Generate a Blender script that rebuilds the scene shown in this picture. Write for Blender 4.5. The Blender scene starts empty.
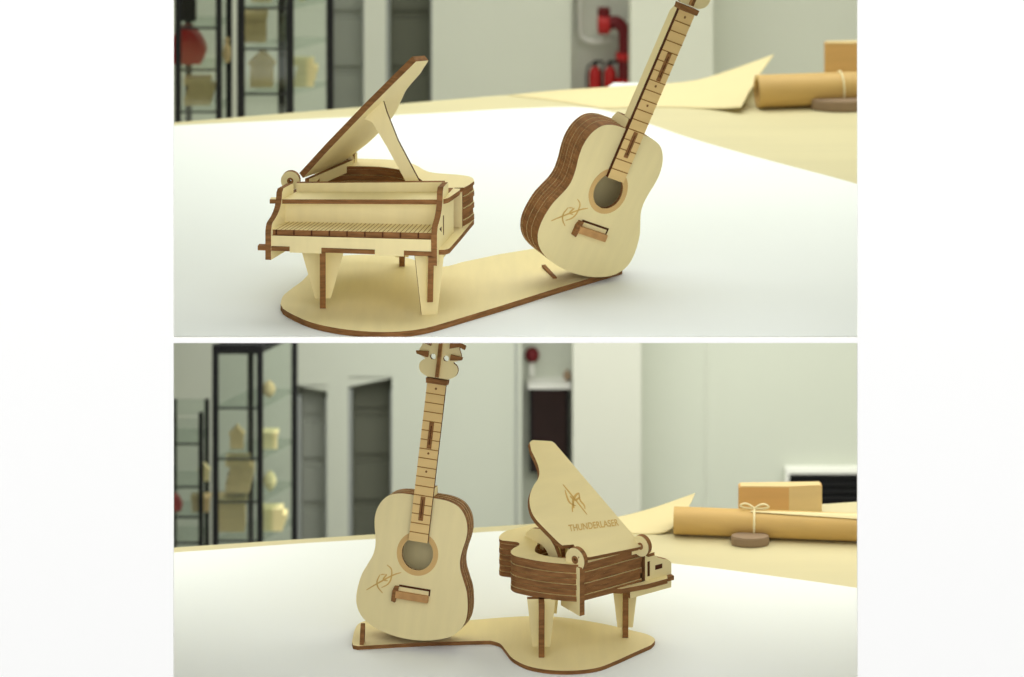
import bpy, bmesh, math, random
from mathutils import Vector, Matrix

S = bpy.context.scene
COL = S.collection
random.seed(4)

# ------------------------------------------------------------------ camera, world, lights
F, YH = 3000.0, -600.0            # focal length in pixels of a 1024 px wide frame, row of the horizon
cam = bpy.data.cameras.new('camera')
cam.sensor_width = 36.0
cam.lens = F * 36.0 / 1024.0
cam.shift_y = -(338.5 - YH) / 1024.0
cam.clip_start, cam.clip_end = 0.05, 60
cam.dof.use_dof = True
cam.dof.focus_distance = 3.06
cam.dof.aperture_fstop = 6.8
camo = bpy.data.objects.new('camera', cam)
camo.rotation_euler = (math.pi / 2, 0, 0)
COL.objects.link(camo)
S.camera = camo

S.view_settings.view_transform = 'Standard'
S.view_settings.look = 'None'
S.view_settings.exposure = 0.0
S.view_settings.gamma = 1.0
S.view_settings.use_curve_mapping = False

W = bpy.data.worlds.new('world')
S.world = W
W.use_nodes = True
bgn = W.node_tree.nodes['Background']
bgn.inputs[0].default_value = (1.0, 1.0, 1.0, 1)
bgn.inputs[1].default_value = 1.36


def area(name, loc, sx, sy, power, rot=(0, 0, 0), color=(1, 1, 1)):
    l = bpy.data.lights.new(name, 'AREA')
    l.shape = 'RECTANGLE'
    l.size, l.size_y = sx, sy
    l.energy = power
    l.color = color
    o = bpy.data.objects.new(name, l)
    o.location = loc
    o.rotation_euler = rot
    COL.objects.link(o)
    return o


area('upper_back_light', (0.12, 4.2, 0.06), 1.6, 0.8, 13.5, color=(1.0, 1.0, 0.955))
area('upper_table_fill', (0.12, 3.40, 0.06), 1.4, 0.35, 3.5, color=(1.0, 1.0, 0.97))  # unseen lamp added to brighten the upper tabletop
area('lower_right_table_fill', (0.42, 3.45, -0.96), 0.75, 0.5, 2.6, color=(1.0, 1.0, 0.965))  # unseen lamp under the upper table, added to brighten the lower piano and table
area('lower_left_table_fill', (-0.46, 3.45, -0.96), 0.5, 0.5, 1.75, color=(1.0, 1.0, 0.965))  # its left twin, also added for brightness, leaving the guitar head clear
area('lower_room_light', (0.25, 4.36, -1.225), 1.4, 0.7, 11.8, color=(1.0, 1.0, 0.955))

# ------------------------------------------------------------------ materials


def srgb(r, g, b):
    f = lambda c: (c / 255 / 12.92) if c / 255 <= 0.04045 else ((c / 255 + 0.055) / 1.055) ** 2.4
    return (f(r), f(g), f(b), 1)


def mat(name, rgb, rough=0.6, metal=0.0, var=0.0, scale=(30, 30, 30), spec=0.3, bump=0.0):
    m = bpy.data.materials.new(name)
    m.use_nodes = True
    nt = m.node_tree
    b = nt.nodes['Principled BSDF']
    b.inputs['Roughness'].default_value = rough
    b.inputs['Metallic'].default_value = metal
    b.inputs['Specular IOR Level'].default_value = spec
    c = srgb(*rgb)
    tc = nt.nodes.new('ShaderNodeTexCoord')
    mp = nt.nodes.new('ShaderNodeMapping')
    mp.inputs['Scale'].default_value = scale
    nz = nt.nodes.new('ShaderNodeTexNoise')
    nz.inputs['Scale'].default_value = 1.0
    nz.inputs['Detail'].default_value = 4
    nt.links.new(tc.outputs['Object'], mp.inputs[0])
    nt.links.new(mp.outputs[0], nz.inputs['Vector'])
    cr = nt.nodes.new('ShaderNodeValToRGB')
    cr.color_ramp.elements[0].position = 0.3
    cr.color_ramp.elements[1].position = 0.7
    cr.color_ramp.elements[0].color = (c[0] * (1 - var), c[1] * (1 - var), c[2] * (1 - var), 1)
    cr.color_ramp.elements[1].color = (min(1, c[0] * (1 + var)), min(1, c[1] * (1 + var)), min(1, c[2] * (1 + var)), 1)
    nt.links.new(nz.outputs['Fac'], cr.inputs[0])
    nt.links.new(cr.outputs[0], b.inputs['Base Color'])
    if bump:
        bp = nt.nodes.new('ShaderNodeBump')
        bp.inputs['Strength'].default_value = bump
        bp.inputs['Distance'].default_value = 0.002
        nt.links.new(nz.outputs['Fac'], bp.inputs['Height'])
        nt.links.new(bp.outputs[0], b.inputs['Normal'])
    return m


PLY = mat('plywood_face', (238, 223, 168), 0.55, var=0.03, scale=(90, 14, 14))
EDGE = mat('burnt_plywood_edge', (138, 97, 58), 0.75, var=0.3, scale=(60, 60, 420), spec=0.15)
DARKEDGE = mat('dark_burnt_edge', (84, 50, 30), 0.8, var=0.25, scale=(90, 90, 90), spec=0.1)
ENGR = mat('engraved_line', (150, 108, 56), 0.8, var=0.1, spec=0.1)
LIGHTENGR = mat('light_engraving', (212, 176, 104), 0.8, var=0.1, spec=0.1)
ROSE = mat('rosette_engraving', (212, 176, 116), 0.7, var=0.06, spec=0.1)
TAPE = mat('tan_edge', (190, 145, 92), 0.7, var=0.15, scale=(80, 80, 80))
BOARD = mat('fingerboard_wood', (228, 196, 132), 0.6, var=0.06, scale=(20, 20, 90))
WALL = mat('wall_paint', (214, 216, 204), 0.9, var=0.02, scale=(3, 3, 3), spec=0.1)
WALLD = mat('wall_paint_grey_green', (196, 200, 186), 0.9, var=0.02, scale=(3, 3, 3), spec=0.1)  # slightly darker, greenish paint of the lower back wall
FRONT = mat('front_white_paint', (250, 250, 250), 0.9, var=0.0, spec=0.05)
BOUNCECUT = mat('bounce_cutting_back', (120, 112, 100), 0.9, var=0.08, spec=0.05)  # dark tone added on unseen wall backs to cut bounced light
FLOORM = mat('grey_floor', (150, 150, 145), 0.7, var=0.06, scale=(6, 6, 6))
PAPER = mat('white_paper', (240, 245, 244), 0.8, var=0.005, scale=(4, 4, 4), spec=0.1)
TABLE = mat('beige_tabletop', (212, 203, 162), 0.6, var=0.04, scale=(3, 20, 20))
KRAFT = mat('kraft_paper', (205, 170, 104), 0.5, var=0.05, scale=(10, 60, 60), spec=0.35)
SHEET = mat('cream_sheet', (228, 214, 166), 0.7, var=0.03, scale=(6, 6, 6))
TAUPE = mat('taupe_disc', (150, 128, 104), 0.7, var=0.08)
BLACK = mat('black_metal', (26, 26, 28), 0.5, var=0.05)
DOORG = mat('grey_door', (170, 174, 162), 0.6, var=0.03, scale=(5, 5, 5))
DOORD = mat('dark_grey_door', (104, 106, 92), 0.6, var=0.03, scale=(5, 5, 5))
DOORF = mat('door_frame_paint', (150, 154, 150), 0.6, var=0.02)
WHITEM = mat('white_enamel', (232, 232, 224), 0.5, var=0.01)
RED = mat('red_enamel', (178, 34, 34), 0.45, var=0.06)
DARKRED = mat('dark_red_enamel', (104, 20, 27), 0.5, var=0.06)
HOSE = mat('dark_cabinet', (44, 26, 24), 0.35, var=0.3, scale=(12, 12, 12))
ITEM = mat('pale_wood_item', (214, 190, 140), 0.6, var=0.12, scale=(40, 40, 40))
ITEM2 = mat('cream_card_item', (226, 214, 160), 0.6, var=0.06)
BOXW = mat('orange_plywood', (214, 172, 112), 0.6, var=0.06, scale=(8, 8, 60))
BOXP = mat('pale_plywood', (222, 198, 146), 0.6, var=0.06, scale=(8, 8, 60))
STRING = mat('cream_string', (236, 224, 180), 0.7)

GLASS = bpy.data.materials.new('clear_glass')
GLASS.use_nodes = True
_n = GLASS.node_tree
_n.nodes.remove(_n.nodes['Principled BSDF'])
_t = _n.nodes.new('ShaderNodeBsdfTransparent')
_t.inputs[0].default_value = (0.90, 0.93, 0.91, 1)
_g = _n.nodes.new('ShaderNodeBsdfGlossy')
_g.inputs['Roughness'].default_value = 0.05
_m = _n.nodes.new('ShaderNodeMixShader')
_m.inputs[0].default_value = 0.07
_n.links.new(_t.outputs[0], _m.inputs[1])
_n.links.new(_g.outputs[0], _m.inputs[2])
_n.links.new(_m.outputs[0], _n.nodes['Material Output'].inputs[0])

# ------------------------------------------------------------------ helpers


def at(px, py, Y):
    return Vector(((px - 512) / F * Y, Y, -(py - YH) / F * Y))


def at_z(px, py, z):
    return at(px, py, -z * F / (py - YH))


def obj(name, bm, mats, parent=None, smooth=False):
    bmesh.ops.recalc_face_normals(bm, faces=bm.faces)
    me = bpy.data.meshes.new(name)
    bm.to_mesh(me)
    bm.free()
    for m in (mats if isinstance(mats, (list, tuple)) else [mats]):
        me.materials.append(m)
    if smooth:
        for p in me.polygons:
            p.use_smooth = True
    o = bpy.data.objects.new(name, me)
    COL.objects.link(o)
    if parent is not None:
        o.parent = parent
    return o


def tag(o, label, cat, group=None):
    o['label'] = label
    o['category'] = cat
    if group:
        o['group'] = group
    return o


def thing(name, loc, label, cat, rotz=0.0, group=None):
    o = bpy.data.objects.new(name, None)
    o.empty_display_size = 0.02
    o.location = loc
    o.rotation_euler = (0, 0, rotz)
    COL.objects.link(o)
    return tag(o, label, cat, group)


def struct(name, bm, m):
    o = obj(name, bm, m)
    o['kind'] = 'structure'
    return o


def box(bm, a, b, mi=0):
    x0, y0, z0 = a
    x1, y1, z1 = b
    v = [bm.verts.new(p) for p in ((x0, y0, z0), (x1, y0, z0), (x1, y1, z0), (x0, y1, z0),
                                   (x0, y0, z1), (x1, y0, z1), (x1, y1, z1), (x0, y1, z1))]
    for q in ((0, 1, 2, 3), (4, 5, 6, 7), (0, 1, 5, 4), (1, 2, 6, 5), (2, 3, 7, 6), (3, 0, 4, 7)):
        f = bm.faces.new([v[i] for i in q])
        f.material_index = mi
    return bm


def NB():
    return bmesh.new()


def spline(pts, n=6, closed=False):
    """Catmull-Rom through the points."""
    out = []
    N = len(pts)
    segs = N if closed else N - 1
    for i in range(segs):
        if closed:
            p = [pts[(i + k - 1) % N] for k in range(4)]
        else:
            p = [pts[max(0, min(N - 1, i + k - 1))] for k in range(4)]
        for s in range(n):
            t = s / n
            out.append(tuple(0.5 * (2 * p[1][d] + (p[2][d] - p[0][d]) * t +
                                    (2 * p[0][d] - 5 * p[1][d] + 4 * p[2][d] - p[3][d]) * t * t +
                                    (-p[0][d] + 3 * p[1][d] - 3 * p[2][d] + p[3][d]) * t ** 3)
                             for d in range(len(p[1]))))
    if not closed:
        out.append(tuple(pts[-1]))
    return out


def circle(cx, cy, r, n=32):
    return [(cx + r * math.cos(2 * math.pi * i / n), cy + r * math.sin(2 * math.pi * i / n)) for i in range(n)]


def plate(bm, outer, holes, w0, w1, fn, face=0, edge=1):
    """Prism over a flat outline with holes; fn(x, y, w) gives the point in mm."""
    loops = [outer] + list(holes)
    caps = []
    sides = []
    for w in (w0, w1):
        es, vs = [], []
        for lp in loops:
            v = [bm.verts.new(Vector(fn(x, y, w)) / 1000) for x, y in lp]
            vs.append(v)
            for i in range(len(v)):
                es.append(bm.edges.new((v[i], v[(i + 1) % len(v)])))
        r = bmesh.ops.triangle_fill(bm, use_beauty=True, use_dissolve=False, edges=es)
        for f in r['geom']:
            if isinstance(f, bmesh.types.BMFace):
                f.material_index = face
        caps.append(vs)
    for a, b in zip(*caps):
        for i in range(len(a)):
            j = (i + 1) % len(a)
            f = bm.faces.new((a[i], a[j], b[j], b[i]))
            f.material_index = edge
    return bm


def mbox(bm, a, b, mi=0):
    return box(bm, [c / 1000 for c in a], [c / 1000 for c in b], mi)


def ribbon(bm, pts, w, fn, h, mi=0):
    """A thin engraved stroke of width w along 2D pts, raised by h[1] from h[0]."""
    pts = spline(pts, 6)
    L, R = [], []
    n = len(pts)
    for i, p in enumerate(pts):
        a, b = pts[max(0, i - 1)], pts[min(n - 1, i + 1)]
        dx, dy = b[0] - a[0], b[1] - a[1]
        l = math.hypot(dx, dy) or 1
        ww = w * (0.35 + 0.65 * math.sin(math.pi * (i + 0.6) / (n + 0.2)))
        L.append((p[0] - dy / l * ww / 2, p[1] + dx / l * ww / 2))
        R.append((p[0] + dy / l * ww / 2, p[1] - dx / l * ww / 2))
    return plate(bm, L + R[::-1], [], h[0], h[1], fn, mi, mi)


def lathe(bm, prof, c, axis='z', n=32, mi=0):
    rings = []
    for r, h in prof:
        ring = []
        for i in range(n):
            a = 2 * math.pi * i / n
            if axis == 'z':
                p = (c[0] + r * math.cos(a), c[1] + r * math.sin(a), c[2] + h)
            elif axis == 'x':
                p = (c[0] + h, c[1] + r * math.cos(a), c[2] + r * math.sin(a))
            else:
                p = (c[0] + r * math.cos(a), c[1] + h, c[2] + r * math.sin(a))
            ring.append(bm.verts.new(p))
        rings.append(ring)
    for a, b in zip(rings, rings[1:]):
        for i in range(n):
            j = (i + 1) % n
            f = bm.faces.new((a[i], a[j], b[j], b[i]))
            f.material_index = mi
    for ring in (rings[0], rings[-1]):
        f = bm.faces.new(ring)
        f.material_index = mi
    return bm


def tube(bm, pts, r, n=10, mi=0):
    pts = [Vector(p) for p in pts]
    rings = []
    for i, p in enumerate(pts):
        d = (pts[min(len(pts) - 1, i + 1)] - pts[max(0, i - 1)]).normalized()
        u = d.orthogonal().normalized()
        if i and rings:
            u = (lastu - d * lastu.dot(d)).normalized()
        lastu = u
        v = d.cross(u)
        rings.append([bm.verts.new(p + (u * math.cos(2 * math.pi * k / n) + v * math.sin(2 * math.pi * k / n)) * r) for k in range(n)])
    for a, b in zip(rings, rings[1:]):
        for i in range(n):
            j = (i + 1) % n
            bm.faces.new((a[i], a[j], b[j], b[i])).material_index = mi
    bm.faces.new(rings[0]).material_index = mi
    bm.faces.new(rings[-1]).material_index = mi
    return bm


# ------------------------------------------------------------------ two open tiers behind a white wall standing in for page margins
YW = 4.9                                    # back walls
ZU, ZL = -0.937, -1.283                     # the two table heights
BASE_U, BASE_L = -0.930, -1.278             # tops of the two display bases
YF = 2.86                                   # margin wall, set forward to cut front light on the models
SX = 1.05

bm = NB()
y0, y1 = YF - 0.006, YF
XL, XR = at(174, 0, YF).x, at(857, 0, YF).x
zs1, zs0 = at(0, 337, YF).z, at(0, 343, y0).z
box(bm, (-1.15, y0, -1.9), (XL, y1, 0.2))
box(bm, (XR, y0, -1.9), (1.15, y1, 0.2))
box(bm, (XL, y0, at(0, -4, YF).z), (XR, y1, 0.2))
box(bm, (XL, y0, zs0), (XR, y1, zs1))
box(bm, (XL, y0, -1.9), (XR, y1, at(0, 690, YF).z))
wf = struct('wall_front_margin', bm, [FRONT, BOUNCECUT])
for pg in wf.data.polygons:
    if pg.normal.y > 0.9:
        pg.material_index = 1  # unseen room side darkened to cut bounce onto the models
# unseen sloping panel, bar to upper table, added to block light between tiers
bm = NB()
plate(bm, [(YF, zs1 - 0.0003), (3.004, ZU - 0.0015), (3.004, ZU - 0.0045), (YF, zs1 - 0.003)], [], -SX, SX, lambda x, y, w: (w * 1000, x * 1000, y * 1000), 0, 0)
struct('tier_light_block', bm, FRONT)

struct('floor', box(NB(), (-2.5, -1.0, -1.93), (2.5, YW + 0.4, -1.9)), FLOORM)
struct('wall_left', box(NB(), (-SX - 0.05, YF, -1.9), (-SX, YW + 0.4, 0.2)), WALL)
struct('wall_right', box(NB(), (SX, YF, -1.9), (SX + 0.05, YW + 0.4, 0.2)), WALL)
struct('ceiling', box(NB(), (-SX, YF, 0.1), (SX, YW + 0.4, 0.14)), WALL)


def X(px, Y=YW):
    return (px - 512) / F * Y


def Z(py, Y=YW):
    return -(py - YH) / F * Y


# far edges of the two tables
def far_u(px):                              # row of the upper table's far edge
    return 122.5 + (px - 174) * (-0.083) if px < 500 else 95.4 + (px - 500) * (-0.062)


# slab between the tiers: floor of the upper room, lower room's ceiling
ledge = [at_z(p, far_u(p) + 3, ZU) for p in (-80, 174, 330, 500, 700, 857, 1150)]
bm = NB()
pl = [(v.x * 1000, v.y * 1000) for v in ledge]
pl[0] = (-SX * 1000, pl[0][1])
pl[-1] = (SX * 1000, pl[-1][1])
plate(bm, pl + [(SX * 1000, (YW + 0.4) * 1000), (-SX * 1000, (YW + 0.4) * 1000)], [], -1215, -1200, lambda x, y, w: (x, y, w), 0, 0)
struct('trim_1', bm, WALL)                  # floor slab between the tiers

# upper back wall with two door openings and a recess
zt, zb = 0.1, -1.2
bm = NB()


def wall_seg(bm, xa, xb, z0, z1, Y=YW, d=0.4):
    box(bm, (X(xa, Y), Y, z0), (X(xb, Y), Y + d, z1))


wall_seg(bm, -160, 328, zb, zt)
wall_seg(bm, 364, 386, zb, zt)
wall_seg(bm, 432, 571, zb, zt)
wall_seg(bm, 631, 1160, zb, zt)
wall_seg(bm, 328, 364, Z(-90), zt)
wall_seg(bm, 386, 432, Z(-90), zt)
wall_seg(bm, 571, 631, Z(-60), zt)
box(bm, (X(320), YW + 0.38, zb), (X(560), YW + 0.4, zt))
box(bm, (X(560), YW + 0.06, zb), (X(640), YW + 0.08, zt))
struct('wall_back', bm, WALL)
# bright pillar in front of the back wall
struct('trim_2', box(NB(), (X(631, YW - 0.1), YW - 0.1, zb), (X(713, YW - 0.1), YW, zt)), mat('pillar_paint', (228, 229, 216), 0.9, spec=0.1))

# lower back wall
zt2, zb2 = -1.215, -1.9
bm = NB()
wall_seg(bm, -160, 297, zb2, zt2)
wall_seg(bm, 327, 348, zb2, zt2)
wall_seg(bm, 392, 522, zb2, zt2)
wall_seg(bm, 573, 1160, zb2, zt2)
wall_seg(bm, 297, 327, Z(386), zt2)
wall_seg(bm, 348, 392, Z(378), zt2)
for (xa, ya), (xb, yb_) in (((348, 387), (392, 378)), ((297, 386), (327, 391))):
    top = min(ya, yb_) - 1
    pg = [(X(xa), Z(ya)), (X(xb), Z(yb_)), (X(xb), Z(top)), (X(xa), Z(top))]
    plate(bm, [(p[0] * 1000, p[1] * 1000) for p in pg], [], YW * 1000, YW * 1000 + 40, lambda x, y, w: (x, w, y), 0, 0)
box(bm, (X(520), YW + 0.06, zb2), (X(573), YW + 0.4, zt2))
box(bm, (X(290), YW + 0.38, zb2), (X(400), YW + 0.4, zt2))
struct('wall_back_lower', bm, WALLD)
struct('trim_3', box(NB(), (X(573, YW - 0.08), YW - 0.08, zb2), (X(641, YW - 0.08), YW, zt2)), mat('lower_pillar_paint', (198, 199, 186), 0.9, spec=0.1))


def door(name, xa, xb, ztop, zbot, m, frame=True, swing=0.0, handle=None):
    """Grey door leaf with rails standing inside a wall opening."""
    yb = YW + 0.05
    bm = NB()
    xa_, xb_ = X(xa), X(xb)
    box(bm, (xa_, yb, zbot), (xb_, yb + 0.02, ztop))
    H = ztop - zbot
    w = xb_ - xa_
    n = 4
    for i in range(n):
        za = zbot + 0.012 + i * H / n
        zc = zbot + (i + 1) * H / n - 0.004
        box(bm, (xa_ + 0.006, yb - 0.005, za), (xb_ - 0.006, yb, zc))
    o = struct(name, bm, m)
    fb = NB()
    f = 0.006
    zf = ztop - 0.022 if ztop < -1.3 else ztop
    box(fb, (X(xa) - 0.001, YW + 0.001, zbot), (X(xa) + f, YW + 0.03, zf))
    box(fb, (X(xb) - f * 0.4, YW + 0.001, zbot), (X(xb) + 0.001, YW + 0.03, zf))
    fo = obj('door_frame', fb, DOORF, o)
    return o


door('door_1', 328, 364, Z(-90), zb, DOORG)
door('door_2', 386, 432, Z(-90), zb, DOORD)
door('door_3', 297, 327, Z(385), zb2, DOORG)
door('door_4', 348, 392, Z(377), zb2, DOORD)

# ------------------------------------------------------------------ tables and the sheets on them


def zplate(bm, pts, z0, z1, face=0, edge=0):
    return plate(bm, [(p[0] * 1000, p[1] * 1000) for p in pts], [], z0 * 1000, z1 * 1000, lambda x, y, w: (x, y, w), face, edge)


def table(label, z, far_pts, th, floor_z, leg_y, name='worktable'):
    c = Vector((0, 3.4, floor_z))
    t = thing(name, c, label, 'table')
    bm = NB()
    pts = [(-0.345 - 0.0, 3.0), (0.355, 3.0)]
    fp = [(p.x, p.y) for p in far_pts]
    outline = [(-1.0, 3.0), (1.0, 3.0)] + [(min(1.0, p[0]), p[1]) for p in reversed(fp)]
    plate(bm, [((x - c.x) * 1000, (y - c.y) * 1000) for x, y in outline], [], (z - th - c.z) * 1000, (z - c.z) * 1000, lambda x, y, w: (x, y, w), 0, 0)
    obj('tabletop', bm, TABLE, t)
    return t


tu = table('beige worktable in the upper scene, under the piano seen from the front', ZU,
           [at_z(p, far_u(p), ZU) for p in (-80, 174, 330, 500, 700, 857, 1100)], 0.006, -1.2, None)
# the upper table is carried by a slim panel leg under its far side
bm = NB()
for sx in (-0.8, 0.72):
    yy = 4.06 if sx < 0 else 4.2
    box(bm, (sx - 0.03, yy - 3.4 - 0.03, 0.0), (sx + 0.03, yy - 3.4 + 0.0, 0.2575))
    o = obj('leg', bm, TABLE, tu)
    bm = NB()
bm.free()


def far_l(px):
    return 547.5 + (px - 174) * (-0.066) if px < 500 else 526 + (px - 500) * (-0.068)


tl = table('beige worktable in the lower scene, under the piano seen from behind', ZL,
           [at_z(p, far_l(p), ZL) for p in (-400, 174, 330, 500, 700, 857, 1400)], 0.012, -1.9, None)
for sx, sy in ((-0.9, 3.1), (0.9, 3.1), (-0.9, 3.26), (0.9, 3.38)):
    bm = NB()
    box(bm, (sx - 0.025, sy - 3.4 - 0.025, 0), (sx + 0.025, sy - 3.4 + 0.025, 0.605))
    obj('leg', bm, TABLE, tl)


def sheet(name, pts, z, th, m, label, cat):
    bm = NB()
    zplate(bm, pts, z, z + th)
    return tag(obj(name, bm, m), label, cat)


# white paper covering the near part of each table
ed = spline([(60, 131), (174, 125.5), (300, 119.5), (430, 113.5), (520, 108.5), (590, 108), (640, 121), (690, 138), (760, 158), (857, 184), (960, 216), (1010, 250)], 4)
pu = [(v.x, v.y) for v in (at_z(a, b, ZU + 0.0006) for a, b in ed)]
sheet('paper_sheet', [(-0.6, 3.0005), (0.5, 3.0005)] + pu[::-1], ZU, 0.0008, PAPER,
      'large white paper covering the upper worktable, below the front-facing piano', 'paper')
ed = spline([(20, 560), (174, 552.5), (300, 543.5), (430, 536), (520, 531), (590, 540), (660, 561), (720, 569), (857, 588), (1000, 612)], 4)
plw = [(v.x, v.y) for v in (at_z(a, b, ZL + 0.0006) for a, b in ed)]
sheet('paper_sheet', [(-0.6, 3.006), (0.55, 3.006)] + plw[::-1], ZL, 0.0008, PAPER,
      'large white paper covering the lower worktable, below the piano seen from behind', 'paper')


def curled(name, rows, z, label, m=SHEET, th=0.0012):
    """A loose curled sheet: rows of (px, py, lift mm) points."""
    bm = NB()
    grid = []
    for row in rows:
        line = []
        for px, py, lift in spline(row, 6):
            zz = z + max(lift, 0) / 1000 + 0.001
            line.append(at_z(px, py, zz))
        grid.append(line)
    n = len(grid[0])
    # densify between rows
    full = []
    cols = [spline([tuple(r[i]) for r in grid], 6) for i in range(n)]
    for k in range(len(cols[0])):
        full.append([Vector(c[k]) for c in cols])
    top = [[bm.verts.new(p) for p in r] for r in full]
    bot = [[bm.verts.new(p - Vector((0, 0, th))) for p in r] for r in full]
    R, Cn = len(full), n
    for i in range(R - 1):
        for j in range(Cn - 1):
            bm.faces.new((top[i][j], top[i][j + 1], top[i + 1][j + 1], top[i + 1][j]))
            bm.faces.new((bot[i][j], bot[i + 1][j], bot[i + 1][j + 1], bot[i][j + 1]))
    for i in range(R - 1):
        for j in (0, Cn - 1):
            bm.faces.new((top[i][j], top[i + 1][j], bot[i + 1][j], bot[i][j]))
    for j in range(Cn - 1):
        for i in (0, R - 1):
            bm.faces.new((top[i][j], top[i][j + 1], bot[i][j + 1], bot[i][j]))
    o = obj(name, bm, m, smooth=True)
    return tag(o, label, 'sheet')


# upper: flat white sheet, curled cream sheet, kraft roll, box, disc
sheet('paper_sheet', [(v.x, v.y) for v in (at_z(a, b, ZU + 0.0005) for a, b in ((600, 92), (720, 92), (722, 84), (614, 83)))],
      ZU, 0.001, PAPER, 'small white sheet on the far side of the upper table, behind the curled cream sheet', 'paper')
curled('curled_sheet', [
    [(508, 95, 0), (560, 90, 0), (620, 86, 0), (690, 81, 2), (735, 68, 12), (774, 54, 34)],
    [(560, 101, 0), (600, 98, 0), (650, 96, 1), (700, 93, 5), (730, 86, 14), (758, 77, 26)],
    [(600, 108, 0), (640, 107, 0), (675, 107, 0), (705, 108, 1), (725, 108, 4), (741, 107, 9)]],
    ZU, 'curled cream sheet with a lifted corner behind the upper guitar neck')


def roll(z, x0, yl, x1, yr, rad, label, strpx, flap=True):
    a = at_z(x0, yl, z)
    b = at_z(x1, yr, z)
    a.z = b.z = z + rad + 0.0005
    d = (b - a).normalized()
    t = thing('kraft_paper_roll', (a.x, a.y, z), label, 'paper roll')
    o = Vector((a.x, a.y, z))
    bm = NB()
    n = 40
    L = (b - a).length
    u = Vector((-d.y, d.x, 0))
    w = Vector((0, 0, 1))
    # spiral section: sheet wound several turns
    prof_o = [(math.cos(2 * math.pi * i / n) * rad, math.sin(2 * math.pi * i / n) * rad) for i in range(n)]
    prof_i = [(p[0] * 0.72, p[1] * 0.72) for p in prof_o]
    rings = []
    for s, pr in ((0, prof_i), (0, prof_o), (L, prof_o), (L, prof_i)):
        rings.append([bm.verts.new(a - o + d * s + u * p[0] + w * p[1]) for p in pr])
    for q in range(4):
        A, B = rings[q], rings[(q + 1) % 4]
        for i in range(n):
            j = (i + 1) % n
            bm.faces.new((A[i], A[j], B[j], B[i]))
    obj('roll_body', bm, KRAFT, t, smooth=False)
    if flap:
        # loose outer flap lying along the top
        bm = NB()
        fl = []
        for k in range(6):
            ang = math.radians(60 + k * 16)
            rr = rad * (1.02 + 0.02 * k)
            fl.append((math.cos(ang) * rr, math.sin(ang) * rr))
        f0 = [fl[3]] * 6
        f0 = [(fl[3][0] + (p[0] - fl[3][0]) * 0.12, fl[3][1] + (p[1] - fl[3][1]) * 0.12) for p in fl]
        A = [bm.verts.new(a - o + d * (L * 0.27) + u * p[0] + w * p[1]) for p in f0]
        B = [bm.verts.new(a - o + d * L + u * p[0] + w * p[1]) for p in fl]
        A2 = [bm.verts.new(a - o + d * (L * 0.27) + (u * p[0] + w * p[1]) * 1.02) for p in f0]
        B2 = [bm.verts.new(a - o + d * L + (u * p[0] + w * p[1]) * 1.02) for p in fl]
        for i in range(5):
            bm.faces.new((A[i], A[i + 1], B[i + 1], B[i]))
            bm.faces.new((A2[i], B2[i], B2[i + 1], A2[i + 1]))
            bm.faces.new((A[i], A2[i], A2[i + 1], A[i + 1]))
            bm.faces.new((B[i], B[i + 1], B2[i + 1], B2[i]))
        bm.faces.new((A[0], B[0], B2[0], A2[0]))
        bm.faces.new((A[5], A2[5], B2[5], B[5]))
        obj('loose_flap', bm, SHEET, t)
    # string tied round with a bow
    s = (strpx - x0) / (x1 - x0) * L
    c = a - o + d * s
    bm = NB()
    pts = [c + (u * math.cos(2 * math.pi * i / 24) + w * math.sin(2 * math.pi * i / 24)) * (rad * 1.06) for i in range(25)]
    tube(bm, pts, 0.0014, 6)
    for sg in (-1, 1) if flap else ():
        top = c + w * rad * 1.06
        lp = [top + d * (sg * q[0]) + w * q[1] for q in ((0, 0.001), (0.006, 0.005), (0.012, 0.006), (0.016, 0.003), (0.010, 0.0012), (0, 0.001))]
        tube(bm, [Vector(p) for p in spline([tuple(v) for v in lp], 4)], 0.0012, 6)
    obj('tied_string', bm, STRING, t)
    return t


roll(ZU, 757, 108, 905, 103, 0.0215, 'tan kraft paper roll tied with string on the upper table, right of the curled sheet', 840, False)


def disc(z, px, py, rx, h, label):
    p = at_z(px, py, z)
    bm = NB()
    lathe(bm, [(rx * 0.96, 0), (rx, 0.002), (rx, h - 0.002), (rx * 0.96, h)], (0, 0, 0), 'z', 40)
    for v in bm.verts:
        v.co.y *= 0.5
    o = obj('wooden_disc', bm, TAUPE)
    o.location = (p.x, p.y, z + 0.0003)
    return tag(o, label, 'disc')


disc(ZU, 841, 109, 0.040, 0.014, 'oval taupe disc lying in front of the upper kraft roll')


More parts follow.
